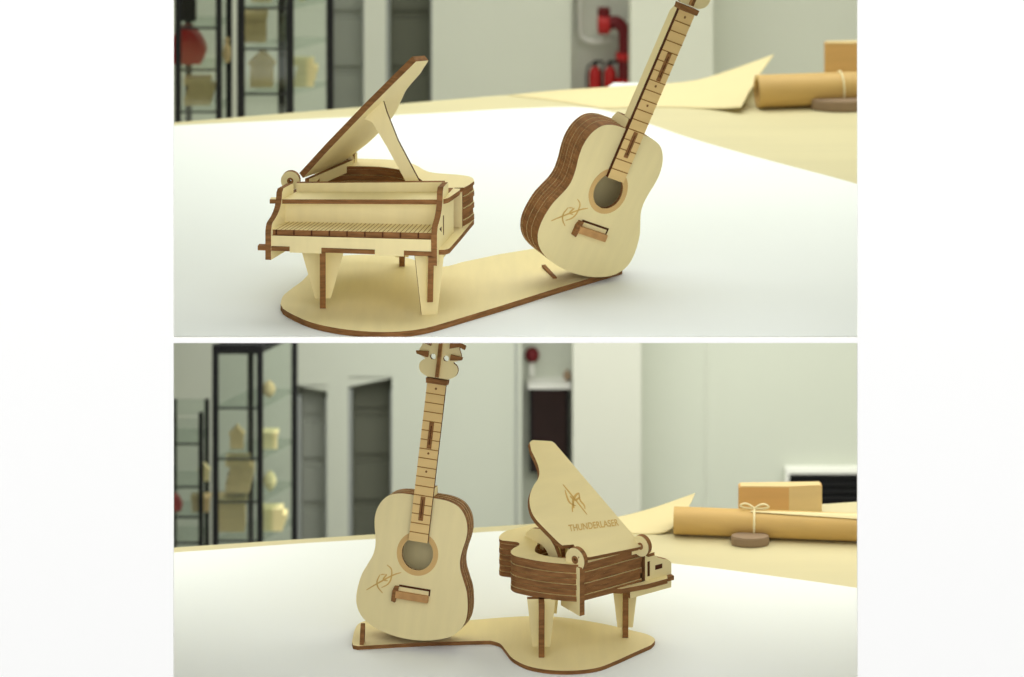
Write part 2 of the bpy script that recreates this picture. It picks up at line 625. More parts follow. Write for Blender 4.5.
def small_box(z, pts, h, label, seam=True):
    """Plywood box from three table corners (near left, near corner, near right) and a height."""
    a, b, c = [at_z(p[0], p[1], z) for p in pts]
    d = a + Vector((c.x - b.x, c.y - b.y + 0.012, 0))
    a, d = a, d
    t = thing('plywood_box', (b.x, b.y, z), label, 'box')
    o = Vector((b.x, b.y, z))
    bm = NB()
    d = Vector((c.x, c.y + 0.012, c.z))
    e_ = Vector((a.x, a.y + 0.012, a.z))
    q = [p - o for p in (a, b, c, d, e_)]
    lo = [bm.verts.new((p.x, p.y, 0.0005)) for p in q]
    hi = [bm.verts.new((p.x, p.y, h)) for p in q]
    bm.faces.new(lo)
    for i in range(5):
        j = (i + 1) % 5
        f = bm.faces.new((lo[i], lo[j], hi[j], hi[i]))
        f.material_index = 1 if i == 1 else 0
    bm.faces.new(hi)
    obj('box_body', bm, [BOXW, BOXP], t)
    bm = NB()
    ce = (q[0] + q[2]) / 2
    qq = [ce + (p - ce) * 0.96 for p in q]
    lo = [bm.verts.new((p.x, p.y, h)) for p in qq]
    hi = [bm.verts.new((p.x, p.y, h + 0.0015)) for p in qq]
    bm.faces.new(lo)
    bm.faces.new(hi)
    for i in range(5):
        bm.faces.new((lo[i], lo[(i + 1) % 5], hi[(i + 1) % 5], hi[i]))
    obj('box_lid', bm, BOXP, t)
    return t


small_box(ZU, [(825, 77), (866, 77), (900, 75.6)], 0.046, 'small plywood box behind the kraft roll on the upper table')

# lower: same kinds of things on the far right of the table
curled('curled_sheet', [
    [(606, 519, 0), (630, 514, 1), (655, 507, 6), (678, 499, 14), (695, 493, 22)],
    [(622, 526, 0), (645, 524, 1), (662, 519, 5), (677, 513, 10), (688, 507, 15)],
    [(632, 533, 0), (645, 533.5, 0), (657, 533, 1), (666, 531, 3), (673, 527, 6)]],
    ZL, 'curled cream sheet with a lifted corner behind the lower piano lid')
sheet('paper_sheet', [(v.x, v.y) for v in (at_z(a, b, ZL + 0.0005) for a, b in ((600, 527), (640, 526), (668, 519.5), (606, 521)))],
      ZL, 0.001, PAPER, 'small white sheet under the curled cream sheet on the lower table', 'paper')
roll(ZL, 674, 534, 960, 545, 0.0150, 'tan kraft paper roll tied with string on the lower table, behind the oval disc', 755)
disc(ZL, 750, 544.5, 0.0215, 0.0100, 'oval taupe disc lying in front of the lower kraft roll')
small_box(ZL, [(739, 517), (789, 517.3), (822, 515.8)], 0.034, 'plywood box behind the kraft roll on the lower table, before the black grille')

# ------------------------------------------------------------------ wooden models


def frame_mat(org, ang, sc=1.0):
    return Matrix.Translation(org) @ Matrix.Rotation(ang, 4, 'Z')


I3 = lambda x, y, w: (x, y, w)                 # outline in t-r, thickness in z
TZ = lambda x, y, w: (x, w, y)                 # outline in t-z, thickness along r
RZ = lambda x, y, w: (w, x, y)                 # outline in r-z, thickness along t


def leg(parent, t, r, h, top, bot, foot_r=True, ang=0.0):
    """Two crossed tapered fins; one fin reaches the base with its tab."""
    bm = NB()
    ca, sa = math.cos(ang), math.sin(ang)
    g = 9.0
    za, zc = (g, 0.0) if foot_r else (0.0, 14.0)
    a_out = [(-top, h), (top, h), (bot, za), (-bot, za)]
    b_out = [(-top, h), (top, h), (bot * 0.9, zc), (-bot * 0.9, zc)]
    f1 = lambda x, y, w: (t + x * ca - w * sa, r + x * sa + w * ca, y)
    f2 = lambda x, y, w: (t - x * sa + w * ca, r + x * ca + w * sa, y)
    plate(bm, a_out, [], -3, 3, f1)
    plate(bm, b_out, [], -3, 3, f2)
    return obj('leg', bm, [PLY, EDGE], parent)


def rim_layers(parent, outer, hole, z0, z1, n, inset=0.985):
    h = (z1 - z0 - 0.0) / n
    cx = sum(p[0] for p in outer) / len(outer)
    cy = sum(p[1] for p in outer) / len(outer)
    for i in range(n):
        k = 1.0 if i % 2 == 0 else inset
        o = [(cx + (p[0] - cx) * k, cy + (p[1] - cy) * k) for p in outer]
        bm = NB()
        zz0, zz1 = z0 + i * h, z0 + (i + 1) * h - 0.5
        plate(bm, o, [hole], zz0, zz1, I3)
        obj('rim_layer', bm, [PLY, EDGE], parent)


def keyboard_bm(q, r0, r1, z0, z1, n):
    """Keyboard slab; q = (front left, front right, back left, back right) t values."""
    bm = NB()
    plate(bm, [(q[0], r0), (q[1], r0), (q[3], r1), (q[2], r1)], [], z0, z1, I3, 0, 1)
    for i in range(1, n):
        f = i / n
        a, b = q[0] + (q[1] - q[0]) * f, q[2] + (q[3] - q[2]) * f
        w = 0.32
        plate(bm, [(a - w, r0 - 0.2), (a + w, r0 - 0.2), (b + w, r1), (b - w, r1)], [], z1, z1 + 0.15, I3, 2, 2)
        if i % 4 == 1:
            mbox(bm, (a - 0.8, r0 - 0.25, z0 + 0.5), (a + 0.8, r0, z1), 3)
    return bm


def plane_pt(Mi, px, py, P, n):
    """Where the sight line of a pixel meets a plane given in a model's own frame (mm)."""
    d = Mi.to_3x3() @ Vector(((px - 512) / F, 1, (YH - py) / F)) * 1000
    c = Mi @ Vector((0, 0, 0)) * 1000
    k = (Vector(P) - c).dot(Vector(n)) / d.dot(Vector(n))
    return c + d * k


def piano_common(T, p):
    """Case parts shared by both pianos. p: dict of sizes in mm."""
    Wd, hb, bt, zk = p['W'], p['hb'], p['bt'], p['zk']
    # key bed: bottom board with rounded front corners
    bm = NB()
    ov = p['ov']
    rr = p['rim_out']
    tail = p['bed']
    plate(bm, tail, [], hb, hb + bt, I3)
    for a, b in p['tabs']:
        mbox(bm, (a, -6.6, hb + 0.3), (b, 1, hb + bt - 0.3), 1)
    obj('key_bed', bm, [PLY, EDGE], T)
    # front rail, notched for the board's tabs
    zr = zk(79)
    out = [(6, zr)]
    x = 6
    out.append((6, hb + bt))
    for a, b in p['tabs']:
        a, b = max(a, 6), min(b, Wd - 6)
        out += [(a, hb + bt)] if a > 6 else []
        if a > 6:
            out[-1:] = [(a, hb - 1), (a, hb + bt)]
        out += [(b, hb + bt)]
        if b < Wd - 6:
            out += [(b, hb - 1)]
    out += [(Wd - 6, zr)]
    bm = NB()
    plate(bm, out, [], -6, 0, TZ)
    obj('front_rail', bm, [PLY, EDGE], T)
    sl, sr = p['toe']
    L_ = lambda r: 6 + max(0, r) * sl
    R_ = lambda r: Wd - 6 + max(0, r) * sr
    bm = keyboard_bm((6, Wd - 6, L_(27), R_(27)), -3, 27, zk(79), zk(85), 36)
    obj('keyboard', bm, [PLY, EDGE, ENGR, DARKEDGE], T)
    bm = NB()
    plate(bm, [(L_(27), zk(85)), (R_(27), zk(85)), (R_(27), zk(108)), (L_(27), zk(108))], [], 27, 33, TZ)
    obj('fallboard', bm, [PLY, EDGE], T)
    # music shelf running through the cheeks, rounded right end
    bm = NB()
    s0, s1 = -7 + 20 * sl, Wd + 8
    so = [(s0, 28), (s0, 20), (s1 - 12, 20)] + [(s1 - 12 + 12 * math.sin(math.radians(a)), 32 - 12 * math.cos(math.radians(a))) for a in (20, 40, 60, 80)] + \
         [(s1 + 6, 56), (s1 + 6, 64), (L_(64), 64), (L_(28), 28)]
    plate(bm, so, [], zk(108), zk(113), I3)
    obj('music_shelf', bm, [PLY, EDGE], T)
    bm = NB()
    plate(bm, [(L_(50), zk(113)), (R_(50), zk(113)), (R_(50), zk(123)), (L_(50), zk(123))], [], 50, 56, TZ)
    obj('music_desk', bm, [PLY, EDGE], T)
    # cheeks
    prof = [(-7, hb - 9), (-7, zk(84))] + spline([(-7, zk(84)), (-4, zk(89)), (2, zk(93)), (10, zk(98)), (16, zk(105)), (19, zk(113)), (20, zk(121))], 4)[1:] + \
           [(23, zk(125)), (42, zk(125)), (44, zk(122)), (44, zk(113)), (p['cheek_back'], zk(113)), (p['cheek_back'], hb + bt), (p['cheek_low'], hb + bt), (p['cheek_low'], hb - 9)]
    for t0, sh in ((0, sl), (Wd - 6, sr)):
        bm = NB()
        plate(bm, prof, [], t0, t0 + 6, RZ)
        side = t0 - 0.2 if t0 == 0 else t0 + 6.2
        a, b = sorted((side, t0 + 3))
        mbox(bm, (a, 5, zk(80)), (b, 14, zk(87)), 2)
        mbox(bm, (a, 21, zk(73)), (b, 24, zk(96)), 2)
        for v in bm.verts:
            v.co.x += max(0, v.co.y) * sh
        obj('cheek', bm, [PLY, EDGE, DARKEDGE], T)


def hinge_plate(parent, t, r, z, rad, strap, zlow, ang=0.0):
    bm = NB()
    ca, sa = math.cos(ang), math.sin(ang)
    TD = lambda x, y, w: (t + (x - t) * ca - (w - r) * sa, r + (x - t) * sa + (w - r) * ca, y)
    c = circle(t, z, rad, 36)
    plate(bm, c, [circle(t, z, rad * 0.34, 20)], r - 3, r + 3, TD)
    if strap:
        plate(bm, [(strap[0], zlow), (strap[1], zlow), (strap[1], z - rad * 0.5), (strap[0], z - rad * 0.5)], [], r - 3, r + 3, TZ)
    o = obj('hinge_plate', bm, [PLY, EDGE], parent)
    b2 = NB()
    plate(b2, circle(t, z, rad * 0.34, 20), [circle(t, z, rad * 0.14, 12)], r - 3.4, r + 3.4, TD, 0, 0)
    obj('hinge_pin', b2, [EDGE], o)
    return o


# ---- piano A: seen from the keyboard side (upper scene)
ANG_A = math.radians(-7)
orgA = at_z(438, 255, BASE_U + 0.062)
tA = Vector((math.cos(ANG_A), math.sin(ANG_A), 0))
orgA = orgA - tA * 0.177
orgA.z = BASE_U
PA = thing('grand_piano_model', orgA, 'plywood toy grand piano with its keyboard facing the viewer and lid propped open', 'toy piano', ANG_A)
MA = Matrix.Translation(orgA) @ Matrix.Rotation(ANG_A, 4, 'Z')
MAi = MA.inverted()

outA = [(22, 62), (25, 110), (27, 160)] + spline([(27, 160), (32, 180), (48, 194), (80, 197), (106, 194), (120, 184), (130, 172), (140, 156), (152, 147), (180, 142), (193, 134), (198, 119)], 5)[1:] + \
       [(195, 104), (191, 92), (181, 90), (181, 62)]
holeA = [(32, 72), (36, 140)] + spline([(36, 140), (46, 158), (64, 164), (92, 164), (118, 152), (136, 128), (148, 104)], 4)[1:] + [(150, 72)]
zkA = lambda z: z
bedA = [(-2, 6), (-2, 1), (179, 1)] + [(179 + 9 * math.sin(math.radians(a)), 10 - 9 * math.cos(math.radians(a))) for a in (25, 50, 75, 90)] + \
       [(192, 50), (198, 118), (192, 135), (180, 142), (152, 147), (130, 172), (106, 193), (48, 193), (28, 176), (22, 62), (0, 60)]
piano_common(PA, dict(W=177, hb=62, bt=5, zk=zkA, ov=11, rim_out=outA, bed=bedA, tabs=[(-8, 25), (58, 113), (143, 171)], cheek_low=44, cheek_back=66, toe=(0.30, 0.10)))
rim_layers(PA, outA, holeA, 67, 104, 6)
bm = NB()
plate(bm, [(p[0], p[1]) for p in outA], [holeA], 103.6, 107, I3)
obj('rim_top', bm, [PLY, EDGE], PA)
bm = NB()
plate(bm, [(181, 67), (190, 67), (190, 104), (181, 104)], [], 84, 89, TZ)
obj('rim_end', bm, [PLY, EDGE], PA)
leg(PA, 55, 18, 62, 23, 8, True, math.radians(10))
leg(PA, 167, 6, 62, 15, 8, False, math.radians(16))
leg(PA, 112, 174, 62, 14, 7, True, math.radians(10))
hinge_plate(PA, 10, 76, 113, 10.0, None, 60)
hinge_plate(PA, 50, 178, 110, 10.0, None, 60)
for o in [q for q in PA.children if q.name.split('.')[0] in ('key_bed', 'front_rail', 'keyboard', 'fallboard', 'music_shelf', 'music_desk', 'cheek')]:
    for v in o.data.vertices:
        if v.co.z > 0.067:
            v.co.z = 0.067 + (v.co.z - 0.067) * (1 - 0.12 * (1 - max(-0.05, min(1.05, v.co.x / 0.177))))
# hinge rail: slanting board from front left to the tail
bm = NB()
ra, rb = Vector((22, 92)), Vector((57, 184))
hd = (rb - ra).normalized()
hp = Vector((hd.y, -hd.x))
plate(bm, [(0, 100), (99, 100), (99, 117), (94, 117), (94, 111), (0, 111)], [], 0, 5, lambda x, y, w: (ra.x + hd.x * x + hp.x * w, ra.y + hd.y * x + hp.y * w, y))
obj('hinge_rail', bm, [PLY, EDGE], PA)


def lid_from(T, Mi, P, h, v, outline_px, th, sm=4, corners=()):
    """Lid plate in the plane through P spanned by h and v; its outline is found by sight lines."""
    h, v = Vector(h).normalized(), Vector(v).normalized()
    n = h.cross(v).normalized()
    P = Vector(P)
    uv = []
    for q in outline_px:
        d = plane_pt(Mi, q[0], q[1], P, n) - P
        uv.append((d.dot(h), d.dot(v)))
    fn = lambda x, y, w: tuple(P + h * x + v * y + n * w)
    return uv, fn, n


th = math.radians(44)
hA = Vector((hd.x, hd.y, 0))
pA = Vector((hp.x, hp.y, 0))
vA = pA * math.cos(th) + Vector((0, 0, 1)) * math.sin(th)
P0 = plane_pt(MAi, 303, 178, (ra.x, ra.y, 0), (hp.x, hp.y, 0))
front = [(303, 178), (330, 148.5), (371, 106), (416, 61.5)]
tip = [(428.5, 60.5)]
curve = [(420, 74), (407, 89), (401.5, 100), (394, 115), (381, 130.5), (368, 143), (353, 154.5), (338, 165.5)]
pxs = front + tip + spline(curve, 4)
uvA, fnA, nA = lid_from(PA, MAi, P0, hA, vA, pxs, 7)
sgn = 1 if nA.z > 0 else -1
bm = NB()
plate(bm, uvA, [], 0, 6.5 * sgn, fnA)
lidA = obj('lid', bm, [PLY, EDGE], PA)
print('lidA uv', [(round(a), round(b)) for a, b in uvA[:6]], 'P0', P0)
# prop stick between case and lid
px = [(406, 182), (387, 147), (372, 122), (364, 119), (372, 110), (383, 100), (386.5, 112), (398, 141), (419, 181)]
pp = [plane_pt(MAi, a, b, (0, 64, 0), (0, 1, 0)) for a, b in px]
bm = NB()
plate(bm, [(p.x, p.z) for p in pp], [], 64, 69, TZ)
obj('prop_stick', bm, [PLY, DARKEDGE], PA)

# ---- piano B: seen from the tail (lower scene)
ANG_B = math.radians(124)
tB = Vector((math.cos(ANG_B), math.sin(ANG_B), 0))
orgB = at_z(666, 580, BASE_L + 0.055)
orgB.z = BASE_L
PB = thing('grand_piano_model', orgB, 'plywood toy grand piano seen from its tail with an emblem on the raised lid', 'toy piano', ANG_B)
MB_ = Matrix.Translation(orgB) @ Matrix.Rotation(ANG_B, 4, 'Z')
MBi = MB_.inverted()
WB = 118
outB = [(1, 30), (0, 70), (0, 104)] + spline([(0, 104), (2, 112), (17, 127), (31, 138), (45, 146), (57, 151), (67, 149), (74, 141), (78, 131), (85, 128), (93, 134), (101, 139), (110, 134), (117, 122), (118, 105)], 5)[1:] + [(118, 62), (110, 30)]
holeB = [(12, 42), (12, 92)] + spline([(12, 92), (18, 106), (32, 120), (50, 128), (62, 122), (72, 112), (88, 110), (100, 104)], 4)[1:] + [(104, 42)]
zkB = lambda z: 60 + (z - 67) * 0.66
bedB = [(-2, 0), (WB + 4, 0), (WB + 6, 8), (118, 60), (117, 116), (104, 130), (85, 122), (76, 132), (66, 142), (55, 144), (31, 132), (14, 118), (4, 106), (3, 66), (-3, 60), (-8, 30), (-8, 4)]
piano_common(PB, dict(W=WB, hb=55, bt=5, zk=zkB, ov=4, rim_out=outB, bed=bedB, tabs=[(-5, 18), (38, 78), (96, 115)], cheek_low=46, cheek_back=27, toe=(0.0, 0.0)))
rim_layers(PB, outB, holeB, 57, 91.5, 6)
bm = NB()
plate(bm, outB, [holeB], 91.2, 94.5, I3)
obj('rim_top', bm, [PLY, EDGE], PB)
leg(PB, 20, 146, 55, 14.5, 8.5, True, math.radians(0)) if False else leg(PB, 29, 137, 57.5, 14.5, 9, True, math.radians(57))
wl = MBi @ at_z(549, 621, BASE_L) * 1000
TL = (wl.x, wl.y)
print('treble leg', TL)
leg(PB, 20, 38, 55, 13.5, 8, True, math.radians(57))
leg(PB, TL[0], TL[1], 57, 13, 8, True, math.radians(57))
hinge_plate(PB, 6, 109, 98.5, 11.8, (-3.5, 30), 44, math.radians(18))
hinge_plate(PB, -4, 34, 99.5, 10.5, None, 60, math.radians(18))
# lid
th = math.radians(36)
hB = Vector((0, 1, 0))
vB = Vector((math.cos(th), 0, math.sin(th)))
top_px = [(590.5, 557), (643, 546.3), (554.6, 443), (551.7, 441.2), (532.5, 440), (529.6, 442.5)]
curve = [(531.5, 451), (536.3, 460.8), (539.2, 470.4), (538.3, 478), (532.5, 487.7), (529.6, 497.3), (530.6, 508.8), (535.4, 518.5), (545, 529), (558.5, 542.5)]
pxs = top_px + spline(curve, 4) + [(562.3, 545.4), (573.5, 544.4), (577, 550), (579, 557)]
P0 = Vector((-3, 40, 101))
uvB, fnB, nB = lid_from(PB, MBi, P0, hB, vB, pxs, 6)
sgnB = 1 if nB.z > 0 else -1
bm = NB()
plate(bm, uvB, [], -5.5 * sgnB, 0, fnB)
lidB = obj('lid', bm, [PLY, EDGE], PB)
print('lidB uv', [(round(a), round(b)) for a, b in uvB[:8]])


def lidB_uv(px_, py_):
    d = plane_pt(MBi, px_, py_, P0, nB) - P0
    return (d.dot(hB), d.dot(vB))


bm = NB()
for st, w in (([(563, 484.5), (570, 493), (578, 503), (587, 514.5)], 1.6),
              ([(565, 490), (567, 497), (570, 503), (576, 506)], 1.8),
              ([(574, 508), (573, 501), (576, 495), (579, 493)], 2.4),
              ([(579, 493), (580, 500), (584, 505), (585, 509)], 1.6),
              ([(570, 496), (575, 500), (580, 497)], 2.2),
              ([(574, 501), (572.5, 507), (572.5, 512)], 1.6)):
    ribbon(bm, [lidB_uv(*q) for q in st], w, fnB, (0, 0.25 * sgnB))
obj('engraved_emblem', bm, [LIGHTENGR], lidB)
# engraved word below the emblem
cu = bpy.data.curves.new('word', 'FONT')
cu.body = 'THUNDERLASER'
cu.align_x = 'LEFT'
cu.size = 1.0
cu.offset = 0.012
tmp = bpy.data.objects.new('word', cu)
COL.objects.link(tmp)
dg = bpy.context.evaluated_depsgraph_get()
me0 = tmp.evaluated_get(dg).to_mesh()
vs = [v.co.copy() for v in me0.vertices]
fs = [list(p.vertices) for p in me0.polygons]
x0, x1 = min(v.x for v in vs), max(v.x for v in vs)
h1 = max(v.y for v in vs)
bm = NB()
q0, q1 = Vector(lidB_uv(569.5, 531.5)), Vector(lidB_uv(619, 525.5))
qt = Vector(lidB_uv(568, 525.0)) - q0
vv = [bm.verts.new(Vector(fnB(*(q0 + (q1 - q0) * ((v.x - x0) / (x1 - x0)) + qt * (v.y / h1)), 0.25 * sgnB)) / 1000) for v in vs]
for f in fs:
    try:
        bm.faces.new([vv[i] for i in f])
    except ValueError:
        pass
obj('engraved_lettering', bm, [LIGHTENGR], lidB)
bpy.data.objects.remove(tmp, do_unlink=True)

# prop stick and curved action pieces visible in the open case
bm = NB()
px = [(521, 541), (523, 533), (529, 529), (538, 530), (545, 537), (551, 547), (555, 558), (547, 560), (543, 551), (538, 545), (531, 543)]
pp = [plane_pt(MBi, a, b, (0, 116, 0), (0, 1, 0)) for a, b in px]
plate(bm, [(p.x, p.z) for p in pp], [], 108, 112, TZ)
obj('prop_stick', bm, [PLY, EDGE], PB)
for k, rr in enumerate((100, 90)):
    bm = NB()
    arc = [(62 + 20 * math.cos(math.radians(a)), 84 + 24 * math.sin(math.radians(a))) for a in range(0, 181, 15)]
    arci = [(62 + 13 * math.cos(math.radians(a)), 84 + 17 * math.sin(math.radians(a))) for a in range(180, -1, -15)]
    plate(bm, arc + arci, [], rr - 2.5, rr + 2.5, TZ)
    obj('action_arch', bm, [PLY, EDGE], PB)
bm = NB()
mbox(bm, (30, 44, 62), (100, 100, 66))
obj('soundboard', bm, [PLY], PB)

# ------------------------------------------------------------------ guitars
HALF = [(0, 57.5), (11, 57.5), (24, 57), (35, 54), (42, 48.5), (47, 40), (49, 30), (48.2, 20), (46, 10), (45, 0), (46.5, -9),
        (51, -19), (55.5, -29), (58, -41), (58.6, -51), (57, -60), (52, -68.5), (43, -75.5), (30, -80.5), (15, -83.6), (0, -84.6)]
half = spline(HALF, 4)
BODY = half + [(-x, y) for x, y in reversed(half[1:-1])]
INNER = [(x * 0.86, (y + 13) * 0.89 - 13) for x, y in BODY]
T_BODY = 32.0
GI = Matrix(((0.98, 0.107), (0.18, -1.0))).inverted()


def g(px_, py_):
    v = GI @ Vector((px_ - 418.5, py_ - 553.5))
    return (v.x, v.y)


# local frame of a guitar: x width, y into the body, z up the neck; front face at y = 0
XZ = lambda x, y, w: (x, w, y)
YZ = lambda x, y, w: (w, x, y)


def guitar(label, R, sc, hole_px, zbase, stretch=1.0, wide=1.0, deep=1.0):
    """R: columns are the width, inward and neck directions of the guitar."""
    Rm = Matrix(R).normalized().to_4x4()
    # lowest point of the body below the sound hole centre
    low = min(min((Rm @ Vector((x, w, y)) * sc).z for x, y in BODY) for w in (0, T_BODY)) / 1000
    zc = zbase - low
    c = at_z(hole_px[0], hole_px[1], zc)
    T = thing('acoustic_guitar_model', (0, 0, 0), label, 'toy guitar')
    T.matrix_world = Matrix.Translation(c) @ Rm @ Matrix.Scale(sc, 4)
    # front plate
    bm = NB()
    plate(bm, BODY, [circle(0, 0, 16.5, 40)], 0, 3.2, XZ)
    fp = obj('front_plate', bm, [PLY, EDGE], T)
    bm = NB()
    plate(bm, circle(0, 0, 21.8, 48), [circle(0, 0, 16.6, 48)], -0.25, 0, XZ, 0, 0)
    obj('rosette', bm, [ROSE], fp)
    bm = NB()
    for st, w in (([(366, 588.6), (377, 582.5), (393, 574.6), (402, 572)], 1.5),
                  ([(380, 573.5), (377, 580), (378, 586), (383, 592)], 1.5),
                  ([(387, 564), (391.8, 569), (391.4, 578), (388, 583.4), (381.7, 586.5)], 1.5),
                  ([(380.8, 573.7), (386.5, 573.4), (383.4, 578.4), (388, 580)], 1.6)):
        ribbon(bm, [g(*q) for q in st], w, XZ, (-0.25, 0))
    obj('engraved_emblem', bm, [LIGHTENGR], fp)
    # layered hollow body
    n = 6
    h = (T_BODY - 3.2 - 3.2) / n
    for i in range(n):
        k = 0.998 if i % 2 else 1.0
        bm = NB()
        plate(bm, [(x * k, (y + 13) * k - 13) for x, y in BODY], [INNER], 3.2 + i * h, 3.2 + (i + 1) * h - 0.2, XZ)
        obj('body_layer', bm, [PLY, EDGE], T)
    bm = NB()
    plate(bm, BODY, [], T_BODY - 3.2, T_BODY, XZ)
    obj('back_plate', bm, [PLY, EDGE], T)
    # bridge: bar standing out of the front with an end cap and a dark slot above
    a, b = g(396.5, 594.5), g(431, 600)
    zc_ = -42.5
    bm = NB()
    mbox(bm, (-17, -5, zc_ - 3.4), (17, 0, zc_ + 3.4), 0)
    br = obj('bridge', bm, [TAPE], T)
    bm = NB()
    plate(bm, [(-21, zc_ - 7), (-17, zc_ - 8), (-16, zc_ - 2), (-16, zc_ + 2), (-15, zc_ + 8), (-19, zc_ + 8), (-21, zc_ + 3)], [], -4, 0, XZ, 0, 0)
    obj('bridge_cap', bm, [EDGE], br)
    bm = NB()
    mbox(bm, (-15, -0.3, zc_ + 7.5), (18, 0, zc_ + 9.5), 0)
    mbox(bm, (16.5, -0.3, zc_ + 3), (18, 0, zc_ + 9.5), 0)
    obj('bridge_slot', bm, [DARKEDGE], br)
    # fingerboard with fret lines, dots and two inlaid slots
    bm = NB()
    plate(bm, [(-10, 12.5), (10, 12.5), (10, 174), (-10, 174)], [], -4.2, 0, XZ)
    fb = obj('fingerboard', bm, [BOARD, DARKEDGE], T)
    bm = NB()
    z = 162.5
    while z > 16:
        mbox(bm, (-10, -4.5, z - 0.45), (10, -4.15, z + 0.45), 0)
        z -= 9.4
    obj('fret_lines', bm, [ENGR], fb)
    for z0_, z1_ in ((107, 134), (34, 58)):
        bm = NB()
        mbox(bm, (-2.4, -4.9, z0_), (2.4, -4.1, z1_), 0)
        for e in range(1, 4):
            zz = z0_ + (z1_ - z0_) * e / 4
            mbox(bm, (-0.5, -5.1, zz - 3), (0.5, -4.8, zz + 3), 1)
        obj('inlay_slot', bm, [EDGE, DARKEDGE], fb)
    for z_ in (168, 102, 83.5):
        bm = NB()
        plate(bm, circle(0, z_, 1.2, 12), [], -4.5, -4.1, XZ, 0, 0)
        obj('fret_dot', bm, [EDGE], fb)
    # neck core and heel
    bm = NB()
    plate(bm, [(0, 57), (0, 176), (8, 176), (13, 168), (14, 70), (14, 57)], [], -6.5, 6.5, YZ)
    plate(bm, [(4, 56), (4, 66), (24, 66), (28, 60), (28, 56)], [], -8, 8, YZ)
    obj('neck', bm, [PLY, EDGE], T)
    # nut and head
    bm = NB()
    plate(bm, [(-11, 175), (-11, 173), (11, 173), (11.5, 175), (11.5, 178), (-11.5, 178)], [], -6.5, 4, XZ, 0, 0)
    obj('nut', bm, [EDGE], T)
    hh = [(10, 179), (16.5, 183), (18.5, 189), (17, 194), (13.5, 197), (18.5, 200), (20, 205), (18, 210), (17, 216), (14, 220), (5, 222), (0, 218)]
    hs = spline([(x * 1.12, y) for x, y in hh], 3)
    head = hs + [(-x, y) for x, y in reversed(hs[:-1])]
    bm = NB()
    plate(bm, head, [circle(7, 200, 3.0, 16), circle(-7, 200, 3.0, 16)], -4, 0.5, XZ)
    obj('headstock', bm, [PLY, EDGE], T)
    bm = NB()
    plate(bm, [(-8, 180), (-8, 216), (-2, 219), (4, 219), (6, 180)], [], -1.8, 1.8, YZ)
    obj('head_ridge', bm, [TAPE, EDGE], T)
    for sx in (-1, 1):
        bm = NB()
        plate(bm, [(sx * 12, 199), (sx * 24, 201), (sx * 25, 204), (sx * 12, 205)], [], -8, -4, XZ, 1, 1)
        obj('tuner', bm, [PLY, EDGE], T)
        bm = NB()
        plate(bm, [(sx * 10, 211), (sx * 20, 214), (sx * 26, 212), (sx * 27, 216), (sx * 18, 219), (sx * 10, 217)], [], -8, -4, XZ, 1, 1)
        obj('tuner', bm, [PLY, EDGE], T)
    for o in [q for q in bpy.data.objects if q.parent == T or (q.parent and q.parent.parent == T)]:
        for v in o.data.vertices:
            v.co.x *= wide
            if v.co.y > 0:
                v.co.y *= deep
            if v.co.z > 0:
                v.co.z *= stretch
    return T, c


def rotm(yaw, tilt, lean):
    return Matrix.Rotation(math.radians(yaw), 3, 'Z') @ Matrix.Rotation(math.radians(lean), 3, 'X') @ Matrix.Rotation(math.radians(tilt), 3, 'Y')


GU, cu_ = guitar('plywood toy guitar leaning far to the right beside the keyboard-side piano', rotm(28.15, 23.37, 6.69), 1.081, (608, 192), BASE_U, 1.10, 1.0, 1.12)
GL, cl_ = guitar('plywood toy guitar standing nearly upright on the left end of the lower base', rotm(-11.5, 4.6, -11.0), 0.995, (417.5, 553.5), BASE_L, 0.985, 1.01)
print('guitars at', cu_, cl_)

# ------------------------------------------------------------------ display bases


def base(label, px, z, th):
    c = at_z(px[0][0], px[0][1], z)
    o3 = Vector((c.x, c.y, z - th))
    T = thing('plywood_plinth', o3, label, 'base plate')
    pts = [at_z(a, b, z) - o3 for a, b in px]
    bm = NB()
    plate(bm, [(p.x * 1000, p.y * 1000) for p in pts], [], 0.9, th * 1000 - 0.1, I3)
    obj('base_plate', bm, [PLY, EDGE], T)
    return T, o3


pxu = spline([(280.5, 304), (283, 296), (291, 289), (303, 280), (316, 266), (331, 257.5), (362, 254.5), (398, 256), (424, 262.5), (443, 266.5), (462, 262)], 4) + \
      [(500, 254), (540, 247.5), (585, 246), (612, 258)] + spline([(617, 263), (622, 266), (622, 268.5)], 3) + [(560, 287), (500, 306)] + \
      spline([(452, 320.5), (425, 328), (398, 331.5), (370, 331.5), (340, 328.5), (312, 322.5), (292, 314), (283, 308.5)], 4)
BU, obU = base('pale plywood base with a round lobe under the front-facing piano in the upper scene', pxu, BASE_U, 0.007)
pxl = spline([(352, 641.5), (354, 632), (358, 624), (366, 620.5)], 3) + [(420, 619), (470, 620)] + \
      spline([(500, 617.5), (530, 616), (560, 617), (600, 623), (633, 630.5), (648, 634.5), (655, 639.5), (651, 645)], 4) + \
      spline([(633, 653), (613, 662), (596, 668), (573, 670.5), (550, 670), (528, 666), (513, 658.5), (506, 650.5), (500, 643.5), (490, 640.5)], 4) + \
      [(430, 642), (393, 644)] + spline([(358, 646), (353, 645)], 3)
BL, obL = base('pale plywood base with a narrow left arm and a lobe in the lower scene', pxl, BASE_L, 0.005)
